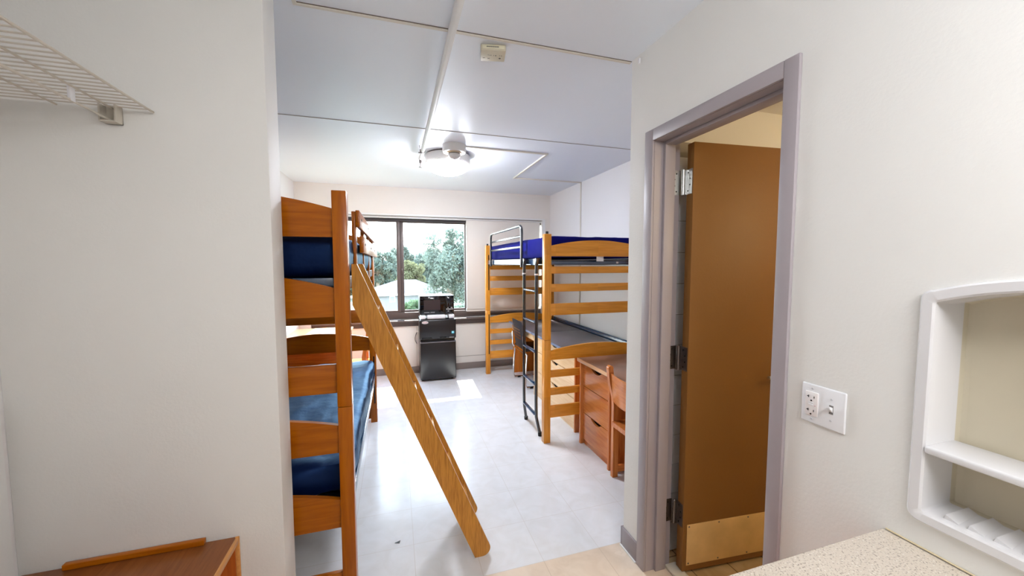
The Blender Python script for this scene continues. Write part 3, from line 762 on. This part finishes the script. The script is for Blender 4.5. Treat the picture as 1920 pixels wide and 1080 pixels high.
for k in range(9): bx(.338+.0075*k, .3435+.0075*k, 4.8305, 4.8320, .852, .862, bm=b)
for k in range(7): bx(.418+.0075*k, .4235+.0075*k, 4.8305, 4.8320, .852, .862, bm=b)
obj('door_lettering', b, GREYP, dd)
cp_ = obj('control_panel', bx(.602, .712, 4.834, 4.850, .830, 1.064, bev=.004), BLKG, MW)
obj('display', bx(.625, .692, 4.8325, 4.8340, 1.00, 1.03), mat('display_dark', (24, 26, 40), .1), cp_)
b = bmesh.new()
for i in range(3):
    for j in range(4):
        bx(.628+.024*i, .638+.024*i, 4.8325, 4.8340, .925+.017*j, .931+.017*j, bm=b)
obj('number_keys', b, mat('key_dim', (70, 70, 76), .4), cp_)
b = bmesh.new()
for k in range(5): bx(.616+.0185*k, .629+.0185*k, 4.8325, 4.8340, .886, .897, bm=b)
bx(.630, .642, 4.8325, 4.8340, .905, .912, bm=b); bx(.672, .692, 4.8325, 4.8340, .905, .915, bm=b); bx(.632, .645, 4.8325, 4.8340, .862, .870, bm=b)
obj('function_keys', b, mat('key_light', (190, 186, 186), .4), cp_)
# cabinet handle on the panel below the sill
f = lambda u, v: (u, v, 0)
pts = [(.262, 5.196, .548)] + [(.262-.022*math.sin(PI*i/10), 5.196-.035*math.sin(PI*i/10), .548-.15*i/10) for i in range(1, 10)] + [(.262, 5.196, .398)]
obj('cabinet_handle', tube(pts, .004, 8), BLKM, bpy.data.objects['wall_back'])

# ------------------------------------------------------------------ ceiling things
LT = thing('ceiling_light', 'round white drum ceiling light with glowing dome', 'lamp', (.475, 3.50, ZC))
obj('canopy', lathe([(.185, ZC), (.185, ZC-.012)], (.475, 3.50, 0), 'z', 48), BRONZE, LT)
obj('ring', lathe([(.0, ZC-.012), (.197, ZC-.012), (.199, ZC-.075), (.190, ZC-.088), (.17, ZC-.088)], (.475, 3.50, 0), 'z', 56), LAMPB, LT)
pr = [(.188, ZC-.089)]+[(.188*math.cos(PI/2*i/10)**.9 if i < 10 else 0, ZC-.089-.090*math.sin(PI/2*i/10)) for i in range(1, 11)]
obj('dome', lathe(pr, (.475, 3.50, 0), 'z', 56), LAMPW, LT)
SD = thing('smoke_detector', 'round white smoke detector on the ceiling in front of the light', 'smoke detector', (.488, 3.205, ZC))
q = (.488, 3.205, 0)
obj('base', lathe([(.096, ZC), (.096, ZC-.050), (.090, ZC-.060), (.078, ZC-.062), (.070, ZC-.055), (0, ZC-.055)], q, 'z', 48), LAMPB, SD)
obj('sensor_ring', lathe([(.062, ZC-.056), (.056, ZC-.068), (0, ZC-.068)], q, 'z', 40), mat('sensor_tan', (206, 184, 150), .5), SD)
obj('sensor_slot', lathe([(.050, ZC-.068), (.050, ZC-.073), (0, ZC-.073)], q, 'z', 40), BEIGED, SD)
obj('sensor_head', lathe([(.050, ZC-.074), (.048, ZC-.092), (.030, ZC-.110), (.020, ZC-.112), (0, ZC-.112)], q, 'z', 40), LAMPB, SD)
obj('sensor_tip', lathe([(.014, ZC-.113), (.014, ZC-.117), (0, ZC-.117)], q, 'z', 24), BLK, SD)
# conduit / sprinkler pipe
PP = thing('sprinkler_pipe', 'white sprinkler pipe running along the ceiling toward the light', 'pipe', (.238, 2.2, ZC-.05))
obj('pipe', tube([(.238, -1.39, ZC-.045), (.238, 3.50, ZC-.045)], .0165, 16), TRIMW, PP)
obj('elbow', lathe([(.0, -.03), (.021, -.03), (.021, .02), (0, .02)], (.238, 3.50, ZC-.045), 'y', 16), TRIMW, PP)
obj('sprinkler_head', lathe([(.012, ZC-.06), (.012, ZC-.088), (.006, ZC-.092), (.005, ZC-.122), (.016, ZC-.124), (.016, ZC-.127), (0, ZC-.127)], (.236, 3.50, 0), 'z', 14), STEELD, PP)
for y in (.9, 3.28):
    hg = tube([(.238+.019*math.cos(a), y, ZC-.045+.019*math.sin(a)) for a in [2*PI*i/16 for i in range(16)]], .003, 6, closed=True)
    tube([(.219, y, ZC-.06), (.214, y, ZC-.002)], .0028, 6, bm=hg); bx(.204, .224, y-.004, y+.004, ZC-.066, ZC-.058, bm=hg)
    obj('hanger', hg, STEELD, PP)
# rectangular alarm box
AL = thing('alarm_box', 'small beige rectangular alarm box on the ceiling near the pipe', 'alarm', (.445, 1.75, ZC))
obj('case', bx(.392, .504, 1.702, 1.800, ZC-.026, ZC, bev=.004), BEIGEP, AL)
obj('battery_flap', bx(.400, .496, 1.6965, 1.7018, ZC-.022, ZC-.008, bev=.001), mat('beige_flap', (226, 220, 192), .4), AL)
b = bmesh.new()
for k in range(11): bx(.418+.005*k, .4218+.005*k, 1.6958, 1.6964, ZC-.017, ZC-.012, bm=b)
obj('flap_print', b, BEIGED, AL)
b = bmesh.new()
for (x, y, wx, wy) in ((.424, 1.742, .006, .002), (.432, 1.744, .005, .002), (.439, 1.741, .002, .006), (.450, 1.743, .002, .006), (.458, 1.743, .005, .006), (.478, 1.742, .002, .006), (.485, 1.744, .004, .004)):
    bx(x, x+wx, y, y+wy, ZC-.0266, ZC-.0260, bm=b)
bx(.402, .412, 1.768, 1.771, ZC-.0266, ZC-.0260, bm=b); bx(.424, .434, 1.770, 1.773, ZC-.0266, ZC-.0260, bm=b)
lathe([(.005, ZC-.0260), (.005, ZC-.0268), (0, ZC-.0268)], (.480, 1.768, 0), 'z', 12, bm=b)
obj('case_print', b, BEIGED, AL)
AL.rotation_euler.z = -.2
# raceways
rc = bx(.585, 1.322, 3.192, 3.212, ZC-.012, ZC, bev=.002); bx(1.302, 1.322, 3.212, 4.195, ZC-.012, ZC, bev=.002, bm=rc); bx(1.322, XR, 4.175, 4.195, ZC-.012, ZC, bev=.002, bm=rc)
bx(XR-.012, XR, 4.175, 4.195, .60, ZC-.012, bev=.002, bm=rc)
tag(obj('cable_raceway', rc, RACE), 'white cable raceway running across the ceiling and down the right wall', 'raceway')
tag(obj('screw_anchor', bx(WN-.008, WN, 1.578, 1.590, 2.40, 2.425, bev=.002), PLASW), 'tiny white clip high on the wall near the ceiling corner', 'clip')

# ------------------------------------------------------------------ bathroom door and frame
b = bmesh.new()
xo = WN-.013
# casing on the room face
bx(xo, WN, 1.461, 1.516, 0, 2.063, bev=.003, bm=b); bx(xo, WN, .822, .868, 0, 2.063, bev=.003, bm=b); bx(xo, WN, .868, 1.461, 2.012, 2.063, bev=.003, bm=b)
# jamb linings and stops
for (ya, yb_, s) in ((1.461, 1.4895, -1), (.8505, .868, 1)):
    bx(WN, 1.250, ya, yb_, 0, 2.034, bm=b)
    yf = ya if s < 0 else yb_
    bx(1.160, 1.214, min(yf, yf+s*.015), max(yf, yf+s*.015), 0, 2.012, bev=.002, bm=b)
bx(WN, 1.250, .868, 1.461, 2.012, 2.034, bm=b); bx(1.160, 1.214, .883, 1.446, 1.997, 2.012, bev=.002, bm=b)
struct('trim_14', b, TAUPE)
struct('trim_15', bx(1.222, 1.285, .87, 1.459, 0, .014, bev=.004), mat('marble_threshold', (226, 220, 204), .3))
DO = bpy.data.objects.new('door_1', None); COL.objects.link(DO); DO['kind'] = 'structure'
hx, hy, rot = 1.259, 1.446, math.radians(-4.6)
DO.location = (hx, hy, 0); DO.rotation_euler = (0, 0, rot); XF['door_1'] = Matrix.Identity(4)
# local: leaf extends +X, thickness toward -Y
obj('door_leaf', bx(.012, .600, -.052, -.008, .016, 2.003, bev=.002), DOORB, DO)
kp = obj('kick_plate', bx(.032, .590, -.0545, -.052, .045, .245, bev=.0008), BRASS, DO)
b = bmesh.new()
for x in (.042, .205, .37, .53):
    for z in (.055, .235): lathe([(.004, -.0545), (.004, -.0555), (0, -.056)], (x, 0, z), 'y', 10, bm=b)
obj('screw', b, STEELD, kp)
hd = obj('lever_handle', lathe([(.026, -.052), (.026, -.058), (.010, -.060), (.010, -.095), (0, -.095)], (.535, 0, .93), 'y', 24), STEEL, DO)
obj('lever', tube([(.535, -.090, .93), (.50, -.092, .93), (.418, -.090, .932)], .008, 10), STEEL, hd)
for zc, mt in ((1.835, STEEL), (1.03, STEELD), (.285, STEELD)):
    b = lathe([(.0075, zc-.056), (.0075, zc+.056), (.004, zc+.060), (0, zc+.060)], (-.003, -.003, 0), 'z', 14)
    for k in (-.034, -.011, .011, .034):
        lathe([(.0082, zc+k-.001), (.0082, zc+k+.001)], (-.003, -.003, 0), 'z', 14, bm=b)
    hg = obj('hinge', b, mt, DO)
    # leaf on the door edge (faces -X) and leaf on the jamb
    obj('hinge_leaf', bx(.0025, .0118, -.010, -.0085, zc-.055, zc+.055, bm=bx(.0095, .0118, -.046, -.0085, zc-.055, zc+.055)), mt, hg)
    b = bmesh.new()
    for k in (-.04, -.014, .014, .04): lathe([(.0035, .0094), (.0035, .0088), (0, .0084)], (0, -.020-(.012 if abs(k) < .02 else 0), zc+k), 'x', 8, bm=b)
    obj('hinge_screw', b, BLK, hg)
    jl = bx(1.214, 1.254, 1.4590, 1.4609, zc-.055, zc+.055)
    for k in (-.04, -.014, .014, .04): lathe([(.0035, 1.4589), (.0035, 1.4583), (0, 1.4580)], (1.232-(.010 if abs(k) < .02 else 0), 0, zc+k), 'y', 8, bm=jl, mi=1)
    Mi = (Matrix.Translation((hx, hy, 0)) @ Matrix.Rotation(rot, 4, 'Z')).inverted(); jl.transform(Mi)
    obj('jamb_leaf', jl, [mt, BLK], hg)

# ------------------------------------------------------------------ outlet / switch plate
SW = thing('switch_plate', 'white two-gang plate with outlet and light switch on the right wall', 'switch', (WN, .721, 1.078))
b = bx(WN-.006, WN, .665, .777, 1.023, 1.133, bev=.0035, seg=3); obj('plate', b, PLASW, SW)
rcp = obj('outlet', bx(WN-.0095, WN-.0055, .7305, .7645, 1.044, 1.112, bev=.002), mat('outlet_white', (238, 232, 230), .3), SW)
xs = WN-.0100
b = bmesh.new()
for zc in (1.098, 1.060):
    bx(xs-.0002, xs+.0008, .7541, .7557, zc-.0035, zc+.0035, bm=b); bx(xs-.0002, xs+.0008, .7550, .7590, zc-.0009, zc+.0009, bm=b)
    bx(xs-.0002, xs+.0008, .7396, .7412, zc-.003, zc+.003, bm=b)
    lathe([(.0022, xs-.0002), (.0022, xs+.0008)], (0, .7475, zc-.0105), 'x', 12, bm=b)
obj('outlet_slots', b, BLK, rcp)
obj('test_buttons', merge(bx(xs-.0006, xs+.0008, .7425, .7545, 1.0745, 1.0775, bev=.0003), bx(xs-.0006, xs+.0008, .7425, .7545, 1.0800, 1.0830, bev=.0003)), PLASW, rcp)
obj('status_light', bx(xs-.0004, xs+.0008, .7355, .7385, 1.0745, 1.0755), REDP, rcp)
sl = obj('switch_slot', bx(WN-.0068, WN-.0058, .6935, .7035, 1.066, 1.090), mat('switch_slot_grey', (120, 114, 110), .5), SW)
obj('toggle', prism([(WN-.0069, 1.072), (WN-.0069, 1.085), (WN-.019, 1.090), (WN-.019, 1.0845)], 'y', .6945, .7025, bev=.001), PLASW, SW)
b = bmesh.new()
for (y, z) in ((.7475, 1.121), (.7475, 1.035), (.6985, 1.106), (.6985, 1.048)):
    lathe([(.003, WN-.0060), (.003, WN-.0072), (0, WN-.0076)], (0, y, z), 'x', 12, bm=b)
obj('plate_screw', b, mat('screw_grey', (206, 206, 210), .3), SW)

# ------------------------------------------------------------------ recessed niche
NI = thing('wall_niche', 'white recessed plastic niche with shelf set in the right wall above the counter', 'shelf niche', (WN, .33, .9))
ny0, ny1 = .127, .533
def nicheloop(inset, n=20):
    """rounded rect with shallow arched top, (y,z)"""
    y0, y1, z0 = ny0+inset, ny1-inset, .895+inset
    zs, zp = 1.408-inset, 1.445-inset
    r = max(.022-inset*.6, .004); pts = []
    pts += arcpts((y0+r, z0+r), r, PI, 1.5*PI, 6, lambda a, c: (a, c)); pts += arcpts((y1-r, z0+r), r, 1.5*PI, 2*PI, 6, lambda a, c: (a, c))
    pts += arcpts((y1-r, zs-r+.006), r, 0, PI/2, 6, lambda a, c: (a, c))
    for i in range(1, n):
        t = i/n; y = (y1-r)+((y0+r)-(y1-r))*t; s = 2*t-1; pts.append((y, zs+.006+(zp-zs-.006)*(1-s*s)))
    pts += arcpts((y0+r, zs-r+.006), r, PI/2, PI, 6, lambda a, c: (a, c))
    return pts
def loft(loops, cap=True):
    b = bmesh.new(); R = []
    for x, lp in loops: R.append([b.verts.new((x, y, z)) for y, z in lp])
    n = len(R[0])
    for i in range(len(R)-1):
        for k in range(n): b.faces.new((R[i][k], R[i][(k+1) % n], R[i+1][(k+1) % n], R[i+1][k]))
    return b, R
b, R = loft([(WN, nicheloop(0)), (WN-.008, nicheloop(.001)), (WN-.012, nicheloop(.005)), (WN-.012, nicheloop(.022)), (WN-.009, nicheloop(.026)), (WN+.01, nicheloop(.028)), (WN+.084, nicheloop(.030)), (WN+.093, nicheloop(.034)), (WN+.096, nicheloop(.042))])
b.faces.new(R[-1])
for f_ in b.faces:
    if len(f_.verts) > 4 or f_.calc_center_median().x > WN+.086: f_.material_index = 1
obj('niche_shell', b, [NICHE, NICHEB], NI)
b = bx(WN-.016, WN+.088, ny0+.027, ny1-.026, 1.055, 1.072, bev=.005, seg=3)
obj('shelf', b, NICHE, NI)
b = bmesh.new()
for k in range(9):
    y = ny1-.055-.036*k
    prism([(y, .920), (y-.030, .920), (y-.004, .932)], 'x', WN+.004, WN+.085, bm=b)
obj('drain_ribs', b, NICHE, NI)

# ------------------------------------------------------------------ counter
CT = thing('vanity_counter', 'speckled beige vanity countertop at the bottom right corner', 'countertop', (.83, -.1, 0))
tp = obj('countertop', bx(.555, WN-.001, -.75, .577, .800, .834, bev=.006, seg=3), COUNTER, CT)
obj('cabinet_body', bx(.60, WN-.001, -.70, .545, .10, .799), FD['z'], CT)
obj('toe_kick', bx(.66, WN-.001, -.70, .545, .0, .099), BLK, CT)
tag(obj('caulk_bead', tube([(WN-.002, .57, .8360), (WN-.002, -.7, .8360)], .002, 6), mat('yellowed_caulk', (216, 200, 164), .5)), 'thin yellowed caulk bead between counter and wall', 'caulk')

# ------------------------------------------------------------------ wire shelf
WS = thing('wire_shelf', 'white vinyl-coated wire closet shelf at the upper left', 'shelf', (-.9, 1.0, 1.945))
def rod(x, z, y0=.3, y1=1.506, r=.0035): return tube([(x, y0, z), (x, y1, z)], r, 8)
for x, z, r in ((-.7165, 1.945, .0035), (-.812, 1.942, .003), (-.950, 1.942, .003), (-1.118, 1.942, .0035), (-.816, 1.905, .0035)):
    obj('long_rod', rod(x, z, r=r), WIREW, WS)
k = 0; y = 1.492
while y > .45 and k < 44:
    obj('cross_wire', tube([(-.7165, y, 1.9475), (-1.125, y, 1.9475)], .0022, 6), WIREW, WS)
    y -= .0254; k += 1
for y in (1.345, .95, .55):
    obj('lip_clip', bx(-.820, -.812, y-.008, y+.008, 1.903, 1.943, bev=.001), PLASW, WS)
b = bx(-.838, -.796, 1.478, 1.5115, 1.898, 1.902); bx(-.838, -.834, 1.478, 1.5115, 1.902, 1.950, bm=b)
bx(-.800, -.796, 1.478, 1.5115, 1.902, 1.950, bm=b); bx(-.838, -.796, 1.507, 1.5115, 1.898, 1.950, bm=b)
obj('end_bracket', b, WIREW, WS)
b = bmesh.new()
obj('wall_bracket', bx(-1.129, -1.112, 1.40, 1.43, 1.925, 1.955, bev=.002), WIREW, WS)

# small chips on the floor
tag(obj('floor_chip', prism([(-.03, 2.008), (-.005, 2.0), (.0, 2.02)], 'z', .0002, .002), BLK), 'tiny dark chip on the floor between bunk and ladder', 'debris')
